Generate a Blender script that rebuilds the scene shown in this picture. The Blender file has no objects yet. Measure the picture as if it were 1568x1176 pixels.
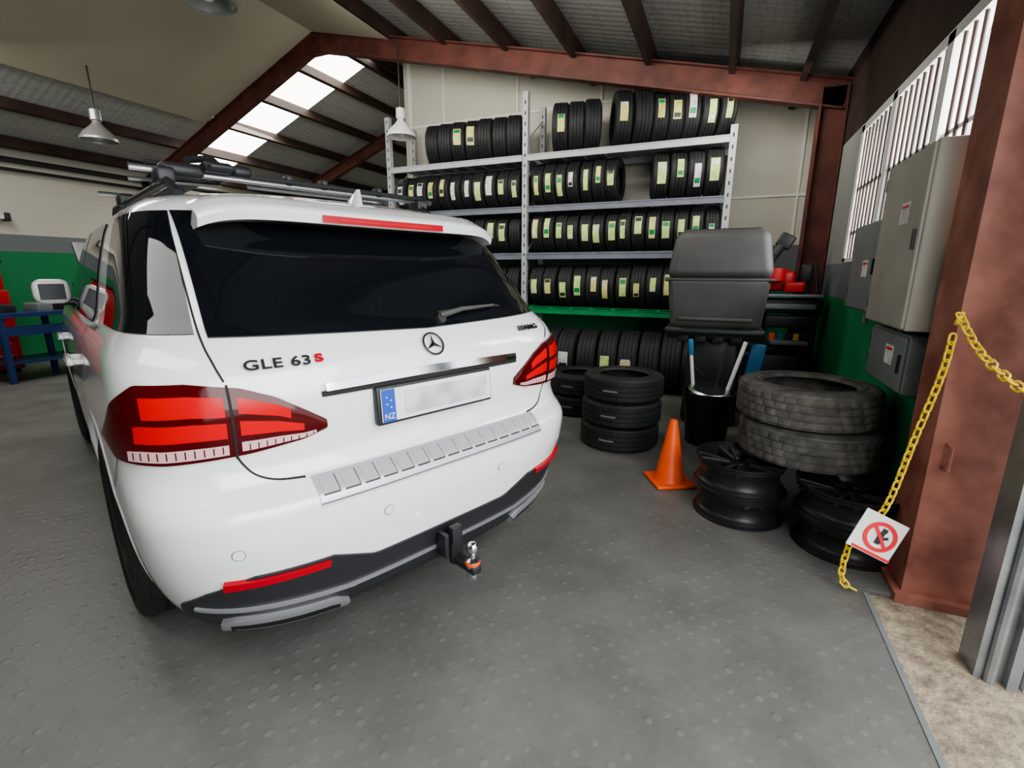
import bpy, bmesh, math, random
import numpy as np
from mathutils import Vector, Matrix, Euler
random.seed(7)
sc=bpy.context.scene
# ------------------------------------------------------------------ materials
def mat(name,col,rough=.5,metal=0,bump=0,bscale=20,var=0,vscale=3,emit=0,coat=0,spec=.5,col2=None,detail=6):
    m=bpy.data.materials.new(name);m.use_nodes=True
    nt=m.node_tree;b=nt.nodes['Principled BSDF']
    b.inputs['Base Color'].default_value=(*col,1);b.inputs['Roughness'].default_value=rough
    b.inputs['Metallic'].default_value=metal;b.inputs['Coat Weight'].default_value=coat
    b.inputs['Coat Roughness'].default_value=.03
    b.inputs['Specular IOR Level'].default_value=spec
    if emit:
        b.inputs['Emission Color'].default_value=(*col,1);b.inputs['Emission Strength'].default_value=emit
    tc=nt.nodes.new('ShaderNodeTexCoord')
    if var or col2:
        n=nt.nodes.new('ShaderNodeTexNoise');n.inputs['Scale'].default_value=vscale;n.inputs['Detail'].default_value=detail
        nt.links.new(tc.outputs['Object'],n.inputs['Vector'])
        r=nt.nodes.new('ShaderNodeValToRGB')
        r.color_ramp.elements[0].position=.35;r.color_ramp.elements[1].position=.68
        c2=col2 if col2 else tuple(c*(1-var) for c in col)
        r.color_ramp.elements[0].color=(*c2,1);r.color_ramp.elements[1].color=(*col,1)
        nt.links.new(n.outputs['Fac'],r.inputs['Fac']);nt.links.new(r.outputs['Color'],b.inputs['Base Color'])
    if bump:
        n2=nt.nodes.new('ShaderNodeTexNoise');n2.inputs['Scale'].default_value=bscale
        nt.links.new(tc.outputs['Object'],n2.inputs['Vector'])
        bp=nt.nodes.new('ShaderNodeBump');bp.inputs['Strength'].default_value=bump;bp.inputs['Distance'].default_value=.01
        nt.links.new(n2.outputs['Fac'],bp.inputs['Height']);nt.links.new(bp.outputs['Normal'],b.inputs['Normal'])
    return m
M={}
M['paint']=mat('car_paint_white',(.82,.83,.84),.22,coat=1)
M['glass']=mat('car_glass_dark',(.006,.008,.011),.03,spec=.7)
M['blackp']=mat('black_plastic',(.022,.023,.026),.45,bump=.1,bscale=200)
M['gap']=mat('panel_gap_black',(.01,.01,.01),.7)
M['chrome']=mat('chrome',(.75,.76,.78),.1,1)
M['badge']=mat('badge_dark_chrome',(.035,.035,.038),.3,.6)
M['exh']=mat('exhaust_trim',(.42,.43,.45),.25,.6)
M['silver']=mat('silver_trim',(.50,.52,.54),.28,1)
M['steppl']=mat('bumper_step_silver',(.58,.60,.62),.32,.4)
M['redd']=mat('tail_light_dark_red',(.075,.002,.004),.1,spec=.4)
M['redb']=mat('tail_light_red',(.56,.008,.012),.2,spec=.3,emit=.05)
M['lens']=mat('tail_light_clear',(.66,.42,.42),.2,spec=.4)
M['redref']=mat('reflector_red',(.42,.006,.018),.25,spec=.3)
M['rubber']=mat('tyre_rubber',(.022,.023,.025),.62,bump=.15,bscale=90,var=.35,vscale=8)
M['rubber2']=mat('tyre_rubber_worn',(.13,.125,.112),.75,bump=.35,bscale=60,var=.55,vscale=12)
M['label']=mat('tyre_label_green',(.62,.80,.28),.6,var=.3,vscale=14)
M['labelw']=mat('tyre_label_white',(.80,.80,.76),.6,var=.45,vscale=25)
M['labely']=mat('tyre_label_yellow',(.72,.70,.26),.6,var=.3,vscale=14)
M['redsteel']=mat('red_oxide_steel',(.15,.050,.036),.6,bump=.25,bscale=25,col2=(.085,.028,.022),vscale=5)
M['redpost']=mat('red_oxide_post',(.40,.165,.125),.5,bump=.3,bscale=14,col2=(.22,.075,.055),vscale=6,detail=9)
M['dkbeam']=mat('dark_purlin',(.060,.034,.028),.6,var=.4)
M['shelfw']=mat('shelf_grey_white',(.44,.45,.46),.5,var=.15,vscale=6)
M['shelfb']=mat('shelf_blue_grey',(.18,.19,.23),.5,var=.2,vscale=6)
M['green']=mat('green_paint',(.02,.30,.10),.45,var=.3)
M['orange']=mat('cone_orange',(.95,.12,.02),.45,var=.12,vscale=12)
M['rimblk']=mat('rim_satin_black',(.016,.016,.018),.36,spec=.4)
M['rimsil']=mat('rim_machined',(.28,.28,.29),.3,.9)
M['yellow']=mat('yellow_plastic',(.85,.62,.03),.4)
M['hood']=mat('balancer_grey_plastic',(.085,.085,.083),.5,bump=.1,bscale=150,var=.3,vscale=3)
M['dark']=mat('dark_metal',(.03,.032,.035),.45,var=.3)
M['cab']=mat('cabinet_grey',(.40,.39,.34),.45,var=.15,vscale=4)
M['cab2']=mat('cabinet_grey_dark',(.20,.22,.22),.45,var=.15,vscale=4)
M['white']=mat('white_paint',(.75,.75,.73),.5,var=.08)
M['blue']=mat('bench_blue',(.02,.05,.17),.4,var=.2)
M['bluem']=mat('machine_blue',(.03,.16,.33),.4)
M['red']=mat('red_enamel',(.45,.015,.015),.4)
M['galv']=mat('galvanised_steel',(.42,.45,.48),.35,.7,var=.3,vscale=8)
M['jamb']=mat('door_jamb_white',(.62,.67,.70),.45,var=.1)
M['plate']=mat('plate_white',(.72,.73,.75),.4)
M['platesm']=mat('plate_grey',(.40,.41,.44),.5,col2=(.64,.65,.68),vscale=14,detail=0)
M['plateb']=mat('plate_blue',(.02,.08,.42),.4)
M['signred']=mat('sign_red',(.7,.02,.03),.4)
M['lamp']=mat('lamp_glass',(.8,.8,.78),.2)
M['grille']=mat('lamp_aluminium',(.45,.45,.45),.3,.6)
# ------------------------------------------------------------------ mesh builder
class MB:
    def __init__(s): s.v=[];s.f=[];s.m=[];s.mats=[]
    def mi(s,k):
        if k not in s.mats:s.mats.append(k)
        return s.mats.index(k)
    def add(s,vs,fs,k,T=None):
        o=len(s.v);i=s.mi(k)
        for p in vs:
            p=Vector(p)
            s.v.append(tuple(T@p) if T is not None else tuple(p))
        for f in fs:s.f.append([o+a for a in f]);s.m.append(i)
    def box(s,c,d,k,rot=None,T=None,taper=(1,1)):
        x,y,z=d[0]/2,d[1]/2,d[2]/2;tx,ty=taper
        vs=[(-x,-y,-z),(x,-y,-z),(x,y,-z),(-x,y,-z),(-x*tx,-y*ty,z),(x*tx,-y*ty,z),(x*tx,y*ty,z),(-x*tx,y*ty,z)]
        Mx=Matrix.Translation(c)
        if rot:Mx=Mx@Euler(rot).to_matrix().to_4x4()
        if T is not None:Mx=T@Mx
        s.add(vs,[(0,3,2,1),(4,5,6,7),(0,1,5,4),(1,2,6,5),(2,3,7,6),(3,0,4,7)],k,Mx)
    def bb(s,a,b,k): s.box([(a[i]+b[i])/2 for i in range(3)],[abs(b[i]-a[i]) for i in range(3)],k)
    def rbox(s,c,d,k,r=.02,rot=None,T=None,taper=(1,1),seg=3):
        bm=bmesh.new();bmesh.ops.create_cube(bm,size=1)
        for v in bm.verts:
            t=taper if v.co.z>0 else (1,1)
            v.co=Vector((v.co.x*d[0]*t[0],v.co.y*d[1]*t[1],v.co.z*d[2]))
        bmesh.ops.bevel(bm,geom=bm.edges[:],offset=r,segments=seg,profile=.5,affect='EDGES')
        bm.verts.index_update()
        Mx=Matrix.Translation(c)
        if rot:Mx=Mx@Euler(rot).to_matrix().to_4x4()
        if T is not None:Mx=T@Mx
        s.add([v.co.copy() for v in bm.verts],[[v.index for v in f.verts] for f in bm.faces],k,Mx);bm.free()
    def tube(s,pts,r,k,n=10,cap=True,T=None):
        pts=[Vector(p) for p in pts];vs=[];N=len(pts)
        rr=r if isinstance(r,(list,tuple)) else [r]*N
        up=None
        for i,p in enumerate(pts):
            d=(pts[min(i+1,N-1)]-pts[max(i-1,0)]).normalized()
            if up is None:
                up=Vector((0,0,1)) if abs(d.z)<.9 else Vector((1,0,0))
            a=d.cross(up).normalized();b=a.cross(d).normalized();up=b
            for j in range(n):
                t=2*math.pi*j/n;vs.append(p+(a*math.cos(t)+b*math.sin(t))*rr[i])
        fs=[]
        for i in range(N-1):
            for j in range(n):
                fs.append((i*n+j,i*n+(j+1)%n,(i+1)*n+(j+1)%n,(i+1)*n+j))
        if cap:fs.append(tuple(range(n))[::-1]);fs.append(tuple((N-1)*n+j for j in range(n)))
        s.add(vs,fs,k,T)
    def lathe(s,prof,k,n=48,T=None,closed=False,blk=None,md=3):
        vs=[];P=len(prof)
        for i in range(n):
            t=2*math.pi*i/n
            for j,(r,z) in enumerate(prof):
                q=r
                if blk and j in blk and (i+j//4)%md==0:q=r-.006
                vs.append((q*math.cos(t),q*math.sin(t),z))
        fs=[]
        for i in range(n):
            for j in range(P if closed else P-1):
                a=i*P+j;b=i*P+(j+1)%P;c=((i+1)%n)*P+(j+1)%P;d=((i+1)%n)*P+j
                fs.append((a,d,c,b))
        s.add(vs,fs,k,T)
    def grid(s,P,nu,nv,k,flip=False):
        vs=[P(i/nu,j/nv) for j in range(nv+1) for i in range(nu+1)];fs=[]
        for j in range(nv):
            for i in range(nu):
                a=j*(nu+1)+i;f=(a,a+1,a+nu+2,a+nu+1);fs.append(f[::-1] if flip else f)
        s.add(vs,fs,k)
    def build(s,name,parent=None,smooth=35,rec=True):
        me=bpy.data.meshes.new(name);me.from_pydata(s.v,[],s.f)
        for k in s.mats:me.materials.append(M[k])
        me.polygons.foreach_set('material_index',s.m)
        if rec:
            bm=bmesh.new();bm.from_mesh(me);bmesh.ops.recalc_face_normals(bm,faces=bm.faces);bm.to_mesh(me);bm.free()
        if smooth:
            me.shade_smooth();me.set_sharp_from_angle(angle=math.radians(smooth))
        o=bpy.data.objects.new(name,me);sc.collection.objects.link(o)
        if parent:o.parent=parent
        return o
def empty(name,loc=(0,0,0),rz=0):
    e=bpy.data.objects.new(name,None);e.location=loc;e.rotation_euler=(0,0,rz);e.empty_display_size=.2
    sc.collection.objects.link(e);return e
# ------------------------------------------------------------------ camera
f,pit,rol,yaw,H=743.75,.229,.0039,.4081,1.405
F=Vector((-math.sin(yaw)*math.cos(pit),math.cos(yaw)*math.cos(pit),-math.sin(pit)))
Rt=Vector((math.cos(yaw),math.sin(yaw),0));U=Rt.cross(F)
R2=Rt*math.cos(rol)+U*math.sin(rol);U2=-Rt*math.sin(rol)+U*math.cos(rol)
cam=bpy.data.cameras.new('camera');co=bpy.data.objects.new('camera',cam);sc.collection.objects.link(co)
mx=Matrix((R2,U2,-F)).transposed().to_4x4();mx.translation=Vector((0,0,H));co.matrix_world=mx
cam.sensor_width=36;cam.lens=f*36/1600;cam.clip_start=.02;sc.camera=co
# ------------------------------------------------------------------ surfaces
def floor_mat():
    m=mat('floor_coin_grey',(.20,.205,.20),.42)
    nt=m.node_tree;b=nt.nodes['Principled BSDF'];tc=nt.nodes.new('ShaderNodeTexCoord')
    rt=nt.nodes.new('ShaderNodeMapping');rt.inputs['Rotation'].default_value=(0,0,.785)
    nt.links.new(tc.outputs['Object'],rt.inputs['Vector'])
    vo=nt.nodes.new('ShaderNodeTexVoronoi');vo.inputs['Scale'].default_value=15;vo.inputs['Randomness'].default_value=.22
    nt.links.new(rt.outputs['Vector'],vo.inputs['Vector'])
    mr=nt.nodes.new('ShaderNodeMapRange');mr.interpolation_type='SMOOTHSTEP';mr.inputs['From Min'].default_value=.27;mr.inputs['From Max'].default_value=.12
    nt.links.new(vo.outputs['Distance'],mr.inputs['Value'])
    # wear mask so the coins fade in and out
    nw=nt.nodes.new('ShaderNodeTexNoise');nw.inputs['Scale'].default_value=3.5;nw.inputs['Detail'].default_value=5
    nt.links.new(tc.outputs['Object'],nw.inputs['Vector'])
    mw=nt.nodes.new('ShaderNodeMapRange');mw.inputs['From Min'].default_value=.38;mw.inputs['From Max'].default_value=.62;mw.inputs['To Min'].default_value=.25
    nt.links.new(nw.outputs['Fac'],mw.inputs['Value'])
    mm=nt.nodes.new('ShaderNodeMath');mm.operation='MULTIPLY'
    nt.links.new(mr.outputs['Result'],mm.inputs[0]);nt.links.new(mw.outputs['Result'],mm.inputs[1])
    bp=nt.nodes.new('ShaderNodeBump');bp.inputs['Strength'].default_value=.42;bp.inputs['Distance'].default_value=.004
    nt.links.new(mm.outputs[0],bp.inputs['Height'])
    n3=nt.nodes.new('ShaderNodeTexNoise');n3.inputs['Scale'].default_value=70
    nt.links.new(tc.outputs['Object'],n3.inputs['Vector'])
    bp2=nt.nodes.new('ShaderNodeBump');bp2.inputs['Strength'].default_value=.2;bp2.inputs['Distance'].default_value=.004
    nt.links.new(n3.outputs['Fac'],bp2.inputs['Height']);nt.links.new(bp.outputs['Normal'],bp2.inputs['Normal'])
    nt.links.new(bp2.outputs['Normal'],b.inputs['Normal'])
    n=nt.nodes.new('ShaderNodeTexNoise');n.inputs['Scale'].default_value=2.2;n.inputs['Detail'].default_value=9;n.inputs['Roughness'].default_value=.65
    nt.links.new(tc.outputs['Object'],n.inputs['Vector'])
    r=nt.nodes.new('ShaderNodeValToRGB');r.color_ramp.elements[0].position=.3;r.color_ramp.elements[1].position=.7
    r.color_ramp.elements[0].color=(.112,.112,.105,1);r.color_ramp.elements[1].color=(.176,.175,.164,1)
    nt.links.new(n.outputs['Fac'],r.inputs['Fac'])
    n5=nt.nodes.new('ShaderNodeTexNoise');n5.inputs['Scale'].default_value=9;n5.inputs['Detail'].default_value=8;n5.inputs['Roughness'].default_value=.8
    nt.links.new(tc.outputs['Object'],n5.inputs['Vector'])
    r5=nt.nodes.new('ShaderNodeMapRange');r5.inputs['From Min'].default_value=.64;r5.inputs['From Max'].default_value=.70;r5.inputs['To Min'].default_value=0;r5.inputs['To Max'].default_value=.5
    nt.links.new(n5.outputs['Fac'],r5.inputs['Value'])
    wm=nt.nodes.new('ShaderNodeMix');wm.data_type='RGBA';wm.inputs[7].default_value=(.26,.26,.24,1)
    wf_=nt.nodes.new('ShaderNodeMath');wf_.operation='MULTIPLY';wf_.inputs[1].default_value=.22
    nt.links.new(mm.outputs[0],wf_.inputs[0]);nt.links.new(wf_.outputs[0],wm.inputs[0]);nt.links.new(r.outputs['Color'],wm.inputs[6])
    mx=nt.nodes.new('ShaderNodeMix');mx.data_type='RGBA';mx.inputs[7].default_value=(.05,.048,.045,1)
    nt.links.new(r5.outputs['Result'],mx.inputs[0]);nt.links.new(wm.outputs[2],mx.inputs[6]);nt.links.new(mx.outputs[2],b.inputs['Base Color'])
    r2=nt.nodes.new('ShaderNodeMapRange');r2.inputs['To Min'].default_value=.34;r2.inputs['To Max'].default_value=.56
    nt.links.new(n.outputs['Fac'],r2.inputs['Value']);nt.links.new(r2.outputs['Result'],b.inputs['Roughness'])
    return m
M['floor']=floor_mat()
def wave_mat(name,col,axis,scale,strength=.6,rough=.6):
    m=mat(name,col,rough);nt=m.node_tree;b=nt.nodes['Principled BSDF'];tc=nt.nodes.new('ShaderNodeTexCoord')
    w=nt.nodes.new('ShaderNodeTexWave');w.bands_direction=axis;w.inputs['Scale'].default_value=scale
    nt.links.new(tc.outputs['Object'],w.inputs['Vector'])
    bp=nt.nodes.new('ShaderNodeBump');bp.inputs['Strength'].default_value=strength;bp.inputs['Distance'].default_value=.01
    nt.links.new(w.outputs['Fac'],bp.inputs['Height']);nt.links.new(bp.outputs['Normal'],b.inputs['Normal'])
    vo=nt.nodes.new('ShaderNodeTexVoronoi');vo.feature='DISTANCE_TO_EDGE';vo.inputs['Scale'].default_value=14;vo.inputs['Randomness'].default_value=.3
    nt.links.new(tc.outputs['Object'],vo.inputs['Vector'])
    st=nt.nodes.new('ShaderNodeMapRange');st.inputs['From Min'].default_value=.02;st.inputs['From Max'].default_value=.08
    nt.links.new(vo.outputs['Distance'],st.inputs['Value'])
    mp=nt.nodes.new('ShaderNodeMix');mp.data_type='RGBA'
    mp.inputs[6].default_value=(*[c*.75 for c in col],1);mp.inputs[7].default_value=(*col,1)
    nt.links.new(st.outputs['Result'],mp.inputs[0]);nt.links.new(mp.outputs[2],b.inputs['Base Color'])
    return m
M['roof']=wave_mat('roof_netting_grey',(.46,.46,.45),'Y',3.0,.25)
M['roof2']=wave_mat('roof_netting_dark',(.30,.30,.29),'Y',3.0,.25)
M['liner']=mat('ceiling_liner_beige',(.47,.43,.34),.6,var=.1,vscale=1)
M['panel']=mat('wall_panel_offwhite',(.62,.60,.51),.6,var=.08,vscale=1.5)
M['seam']=mat('panel_seam',(.80,.79,.74),.6)
def wallpaint(name,top,z1,z2,block=False):
    m=mat(name,top,.6);nt=m.node_tree;b=nt.nodes['Principled BSDF'];tc=nt.nodes.new('ShaderNodeTexCoord')
    sx=nt.nodes.new('ShaderNodeSeparateXYZ');nt.links.new(tc.outputs['Object'],sx.inputs[0])
    def step(z):
        g=nt.nodes.new('ShaderNodeMath');g.operation='GREATER_THAN';g.inputs[1].default_value=z
        nt.links.new(sx.outputs['Z'],g.inputs[0]);return g
    a=nt.nodes.new('ShaderNodeMix');a.data_type='RGBA';a.inputs[6].default_value=(.015,.20,.07,1);a.inputs[7].default_value=(.16,.18,.19,1)
    nt.links.new(step(z1).outputs[0],a.inputs[0])
    c=nt.nodes.new('ShaderNodeMix');c.data_type='RGBA';c.inputs[7].default_value=(*top,1)
    nt.links.new(step(z2).outputs[0],c.inputs[0]);nt.links.new(a.outputs[2],c.inputs[6])
    nt.links.new(c.outputs[2],b.inputs['Base Color'])
    if block:
        br=nt.nodes.new('ShaderNodeTexBrick');br.inputs['Scale'].default_value=1;br.inputs['Brick Width'].default_value=.4;br.inputs['Row Height'].default_value=.2;br.inputs['Mortar Size'].default_value=.012
        cb=nt.nodes.new('ShaderNodeCombineXYZ');nt.links.new(sx.outputs['Y'],cb.inputs[0]);nt.links.new(sx.outputs['Z'],cb.inputs[1])
        nt.links.new(cb.outputs[0],br.inputs['Vector'])
        bp=nt.nodes.new('ShaderNodeBump');bp.invert=True;bp.inputs['Strength'].default_value=.5;bp.inputs['Distance'].default_value=.01
        nt.links.new(br.outputs['Fac'],bp.inputs['Height']);nt.links.new(bp.outputs['Normal'],b.inputs['Normal'])
    return m
M['lwall']=wallpaint('left_wall_block_paint',(.56,.53,.46),1.70,1.95,True)
M['bwall']=wallpaint('partition_paint',(.62,.60,.51),1.45,1.75)
M['rwall']=wallpaint('right_wall_paint',(.30,.31,.29),1.2,1.5)
M['conc']=mat('concrete_apron',(.42,.35,.25),.85,bump=.9,bscale=45,col2=(.20,.165,.125),vscale=16,detail=10)
M['sky']=mat('skylight_sheet',(.95,.92,.85),.5,emit=6)
RX=-5.6
def zl(x):return 4.90+.377*(x-RX)
def zr(x):return 4.90-.238*(x-RX)
Y0,Y1=-4.0,12.0
b=MB();b.bb((-10.2,Y0,-.1),(.73,Y1,0),'floor');b.bb((.73,2.41,-.1),(1.1,7,0),'floor');b.build('floor',smooth=0)
b=MB();b.bb((.73,Y0,-.13),(9,2.40,-.02),'conc');b.bb((1.1,2.40,-.13),(9,Y1,-.02),'conc');b.build('ground_concrete_apron',smooth=0)
b=MB();b.bb((.715,Y0,-.05),(.735,2.37,.003),'cab2');b.build('trim_1',smooth=0)
b=MB();b.bb((-10.2,Y0,0),(-10,Y1,3.35),'lwall');b.build('wall_left',smooth=0)
b=MB()
for z,r in((3.02,.04),(2.88,.025)):b.tube([(-9.9,Y0+.1,z),(-9.9,Y1-.1,z)],r,'dark',8)
b.build('wall_pipes')
def gable(name,y,x0,x1,z0,k,th=.12):
    b=MB();xs=[x0]+([RX] if x0<RX<x1 else [])+[x1]
    top=[(x,zl(x) if x<=RX else zr(x)) for x in xs]
    n=len(xs);vs=[]
    for yy in (y,y+th):
        for x in xs:vs.append((x,yy,z0))
        for x,z in top:vs.append((x,yy,z))
    fs=[]
    for i in range(n-1):
        fs.append((i,i+1,n+i+1,n+i));fs.append((2*n+i,2*n+n+i,2*n+n+i+1,2*n+i+1))
    fs+= [(0,n,3*n,2*n),(n-1,3*n-1,4*n-1,2*n-1)]
    b.add(vs,fs,k);return b.build(name,smooth=0)
gable('wall_back_far',Y1,-10.2,1.3,0,'bwall')
gable('wall_front',Y0-.12,-10.2,1.3,0,'bwall')
gable('wall_back',6.85,-4.7,1.1,0,'bwall')
b=MB();b.bb((-4.8,6.85,0),(-4.7,Y1,4.6),'panel');b.build('wall_partition_side',smooth=0)
b=MB()
for x in (.71,-.49,-1.69,-2.89,-4.09):b.bb((x-.014,6.832,1.75),(x+.014,6.85,zr(x)),'seam')
for z in (2.32,3.6):b.bb((-4.7,6.832,z-.014),(1.0,6.849,z+.014),'seam')
b.bb((-4.72,6.83,0),(-4.66,6.85,4.6),'seam')
b.build('trim_2',smooth=0)
# right wall with window opening
b=MB();WX=.95
b.bb((WX,2.69,0),(WX+.15,6.85,1.5),'rwall')
b.bb((WX,2.69,2.62),(WX+.15,6.85,3.35),'dkbeam')
b.bb((WX,5.15,1.5),(WX+.15,6.85,2.62),'rwall')
b.bb((WX,Y0,3.12),(WX+.15,2.69,3.4),'dkbeam')
b.bb((WX,Y0,0),(WX+.15,-2.6,3.12),'rwall')
b.build('wall_right',smooth=0)
b=MB()
b.bb((WX-.003,2.70,2.55),(WX+.12,5.14,2.61),'white');b.bb((WX-.003,2.70,1.505),(WX+.12,5.14,1.54),'white')
for y in (4.28,5.1,3.4):b.bb((WX-.003,y-.045,1.51),(WX+.1,y+.04,2.6),'white')
y=2.75
while y<5.1:
    b.tube([(WX+.015,y,1.52),(WX+.015,y,2.6)],.009,'dkbeam' ,6);y+=.105
for z in (1.75,2.1,):b.bb((WX+.02,2.70,z-.012),(WX+.04,5.1,z+.012),'white')
b.build('window_1',smooth=30)
# ceiling
b=MB();SY0,SY1=6.3,7.3
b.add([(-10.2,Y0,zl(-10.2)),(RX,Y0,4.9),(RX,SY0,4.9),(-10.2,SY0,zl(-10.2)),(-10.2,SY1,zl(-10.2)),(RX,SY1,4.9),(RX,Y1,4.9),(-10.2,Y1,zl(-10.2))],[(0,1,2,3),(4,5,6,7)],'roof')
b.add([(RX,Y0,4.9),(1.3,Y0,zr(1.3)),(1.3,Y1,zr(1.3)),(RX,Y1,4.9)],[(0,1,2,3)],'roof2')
b.build('ceiling',smooth=0,rec=False)
b=MB();b.add([(-10.2,SY0,zl(-10.2)),(RX,SY0,4.9),(RX,SY1,4.9),(-10.2,SY1,zl(-10.2))],[(0,1,2,3)],'sky');b.build('window_2',smooth=0,rec=False)
b=MB();d=.22
b.add([(-8.0,Y0,zl(-8)-d),(RX,Y0,4.9-d),(RX,5.85,4.9-d),(-8.0,5.85,zl(-8)-d)],[(0,1,2,3)],'liner')
b.add([(RX,Y0,4.9-d),(-4.3,Y0,zr(-4.3)-d),(-4.3,5.85,zr(-4.3)-d),(RX,5.85,4.9-d)],[(0,1,2,3)],'liner')
b.build('ceiling_liner',smooth=0,rec=False)
b=MB()
for x in (-9.75,-8.9,-8.05,-7.2,-6.35,-5.7):
    z=zl(x)-.1;b.box((x,(Y0+Y1)/2,z),(.06,Y1-Y0,.16),'dkbeam',rot=(0,-.36,0))
for x in (.55,-.1,-.95,-1.8,-2.65,-3.5,-4.35,-5.4):
    z=zr(x)-.1;b.box((x,(Y0+Y1)/2,z),(.06,Y1-Y0,.17),'dkbeam',rot=(0,.23,0))
b.build('roof_purlins',smooth=0)
def ibeam(b,p0,p1,h,w,k,up=Vector((0,0,1))):
    p0=Vector(p0);p1=Vector(p1);d=(p1-p0);L=d.length;d.normalize()
    s=d.cross(up).normalized();u=s.cross(d).normalized()
    T=Matrix((d,s,u)).transposed().to_4x4();T.translation=(p0+p1)/2
    b.box((0,0,0),(L,.015,h),k,T=T);b.box((0,0,h/2),(L,w,.018),k,T=T);b.box((0,0,-h/2),(L,w,.018),k,T=T)
for i,y in enumerate((0.2,5.95,9.0)):
    b=MB()
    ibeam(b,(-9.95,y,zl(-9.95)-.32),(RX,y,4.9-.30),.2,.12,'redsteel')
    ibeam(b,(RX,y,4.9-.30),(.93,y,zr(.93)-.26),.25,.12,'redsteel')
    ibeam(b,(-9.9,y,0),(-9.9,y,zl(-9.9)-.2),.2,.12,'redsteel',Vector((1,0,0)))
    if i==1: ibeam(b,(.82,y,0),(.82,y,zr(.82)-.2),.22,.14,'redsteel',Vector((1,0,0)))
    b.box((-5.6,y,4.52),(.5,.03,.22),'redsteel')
    b.build('roof_frame',smooth=0)
# ------------------------------------------------------------------ near post, track, jamb
b=MB();PX=.865
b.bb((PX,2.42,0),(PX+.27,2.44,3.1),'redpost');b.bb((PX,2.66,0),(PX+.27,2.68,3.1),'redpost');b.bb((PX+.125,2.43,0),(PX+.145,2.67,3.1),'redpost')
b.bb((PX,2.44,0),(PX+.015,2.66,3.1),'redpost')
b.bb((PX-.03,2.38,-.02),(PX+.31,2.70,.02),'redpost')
b.tube([(PX+.05,2.415,.62),(PX+.05,2.38,.62),(PX+.05,2.38,.72),(PX+.05,2.415,.72)],.009,'redpost',8)
b.build('steel_column',smooth=0)
b=MB()
b.bb((.97,2.0,-.02),(.995,2.12,3.0),'galv');b.bb((.995,2.0,-.02),(1.10,2.015,3.0),'galv');b.bb((1.05,1.97,-.02),(1.08,2.02,3.0),'galv')
b.tube([(1.01,1.99,-.02),(1.01,1.99,3)],.016,'galv',8)
b.bb((1.10,1.98,-.02),(1.5,2.06,3.0),'jamb');b.bb((1.12,1.965,-.02),(1.16,1.98,3.0),'green')
b.build('door_1',smooth=30)
# ------------------------------------------------------------------ electrical cabinets
def cabinet(name,y0,y1,z0,z1,dp,k,lab=True,cond=True):
    b=MB();x1=WX-.035;x0=x1-dp
    b.rbox(((x0+x1)/2,(y0+y1)/2,(z0+z1)/2),(dp,y1-y0,z1-z0),k,.008)
    b.rbox((x0-.006,(y0+y1)/2,(z0+z1)/2),(.014,y1-y0-.02,z1-z0-.02),k,.005)
    b.box((x0-.016,y0+.05,(z0+z1)/2),(.012,.02,.09),'dark')
    for zz in(z0+.06,z1-.06):b.box((x1+.014,(y0+y1)/2,zz),(.034,.3,.03),'galv')
    if lab:b.box((x0-.0145,(y0+y1)/2-.08,z1-.28 if z1-z0>.4 else z1-.12),(.003,.12,.1),'labelw');b.box((x0-.016,(y0+y1)/2-.08,z1-.25 if z1-z0>.4 else z1-.09),(.003,.09,.012),'signred')
    for z in (z0+.1,z1-.1):b.tube([(x0-.008,y1-.01,z-.03),(x0-.008,y1-.01,z+.03)],.008,'dark',8)
    if cond:
        b.tube([(x1-.05,(y0+y1)/2,z0),(x1-.05,(y0+y1)/2,z0-.08)],.014,'cab2',8)
    b.build(name)
cabinet('electrical_cabinet',2.72,3.36,1.15,1.97,.13,'cab')
cabinet('electrical_cabinet',3.44,4.05,1.18,1.72,.10,'cab2')
cabinet('electrical_cabinet',2.82,3.42,.83,1.12,.07,'cab2',cond=False)
# ------------------------------------------------------------------ tyres
def tyre_prof(R,rb,w,groove=True,heavy=False):
    h=w/2
    p=[(rb,-h*.80),(rb+.012,-h*.98),((rb+R)/2,-h*1.04),(R-.035,-h*.99),(R-.012,-h*.90)]
    t0=len(p)
    xs=np.linspace(-.8,.8,5);blk=set([t0-1])
    if groove:
        for i in range(4):
            a,c=xs[i]+.05,xs[i+1]-.05
            p+=[(R-.009,h*(a-.02)),(R-.001,h*a),(R,h*c),(R-.009,h*(c+.02))]
            if i in (0,3) or heavy:blk|={len(p)-3,len(p)-2}
        blk.add(len(p))
    else:p+=[(R,-h*.7),(R+.003,0),(R,h*.7)]
    p+=[(R-.012,h*.90),(R-.035,h*.99),((rb+R)/2,h*1.04),(rb+.012,h*.98),(rb,h*.80),(R-.05,h*.7),(R-.03,0),(R-.05,-h*.7)]
    return p,blk
def add_tyre(b,T,R,rb,w,k='rubber',n=40,groove=True):
    heavy=(k=='rubber2')
    p,blk=tyre_prof(R,rb,w,groove,heavy);b.lathe(p,k,n,T,closed=True,blk=blk if groove else None,md=4 if heavy else 3)
    for s in (-1,1):
        b.lathe([(rb+.03,s*(w/2*1.035)),(rb+.035,s*(w/2*1.05+.002)),(rb+.04,s*(w/2*1.045))],k,n,T)
def label(b,T,R,ang,w,h,k,zc=0):
    n=4;vs=[]
    for i in range(n+1):
        t=ang+(i/n-.5)*h/R
        for s in (-1,1):vs.append(((R+.004)*math.cos(t),(R+.004)*math.sin(t),zc+s*w/2))
    b.add(vs,[(2*i,2*i+1,2*i+3,2*i+2) for i in range(n)],k,T)
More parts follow.
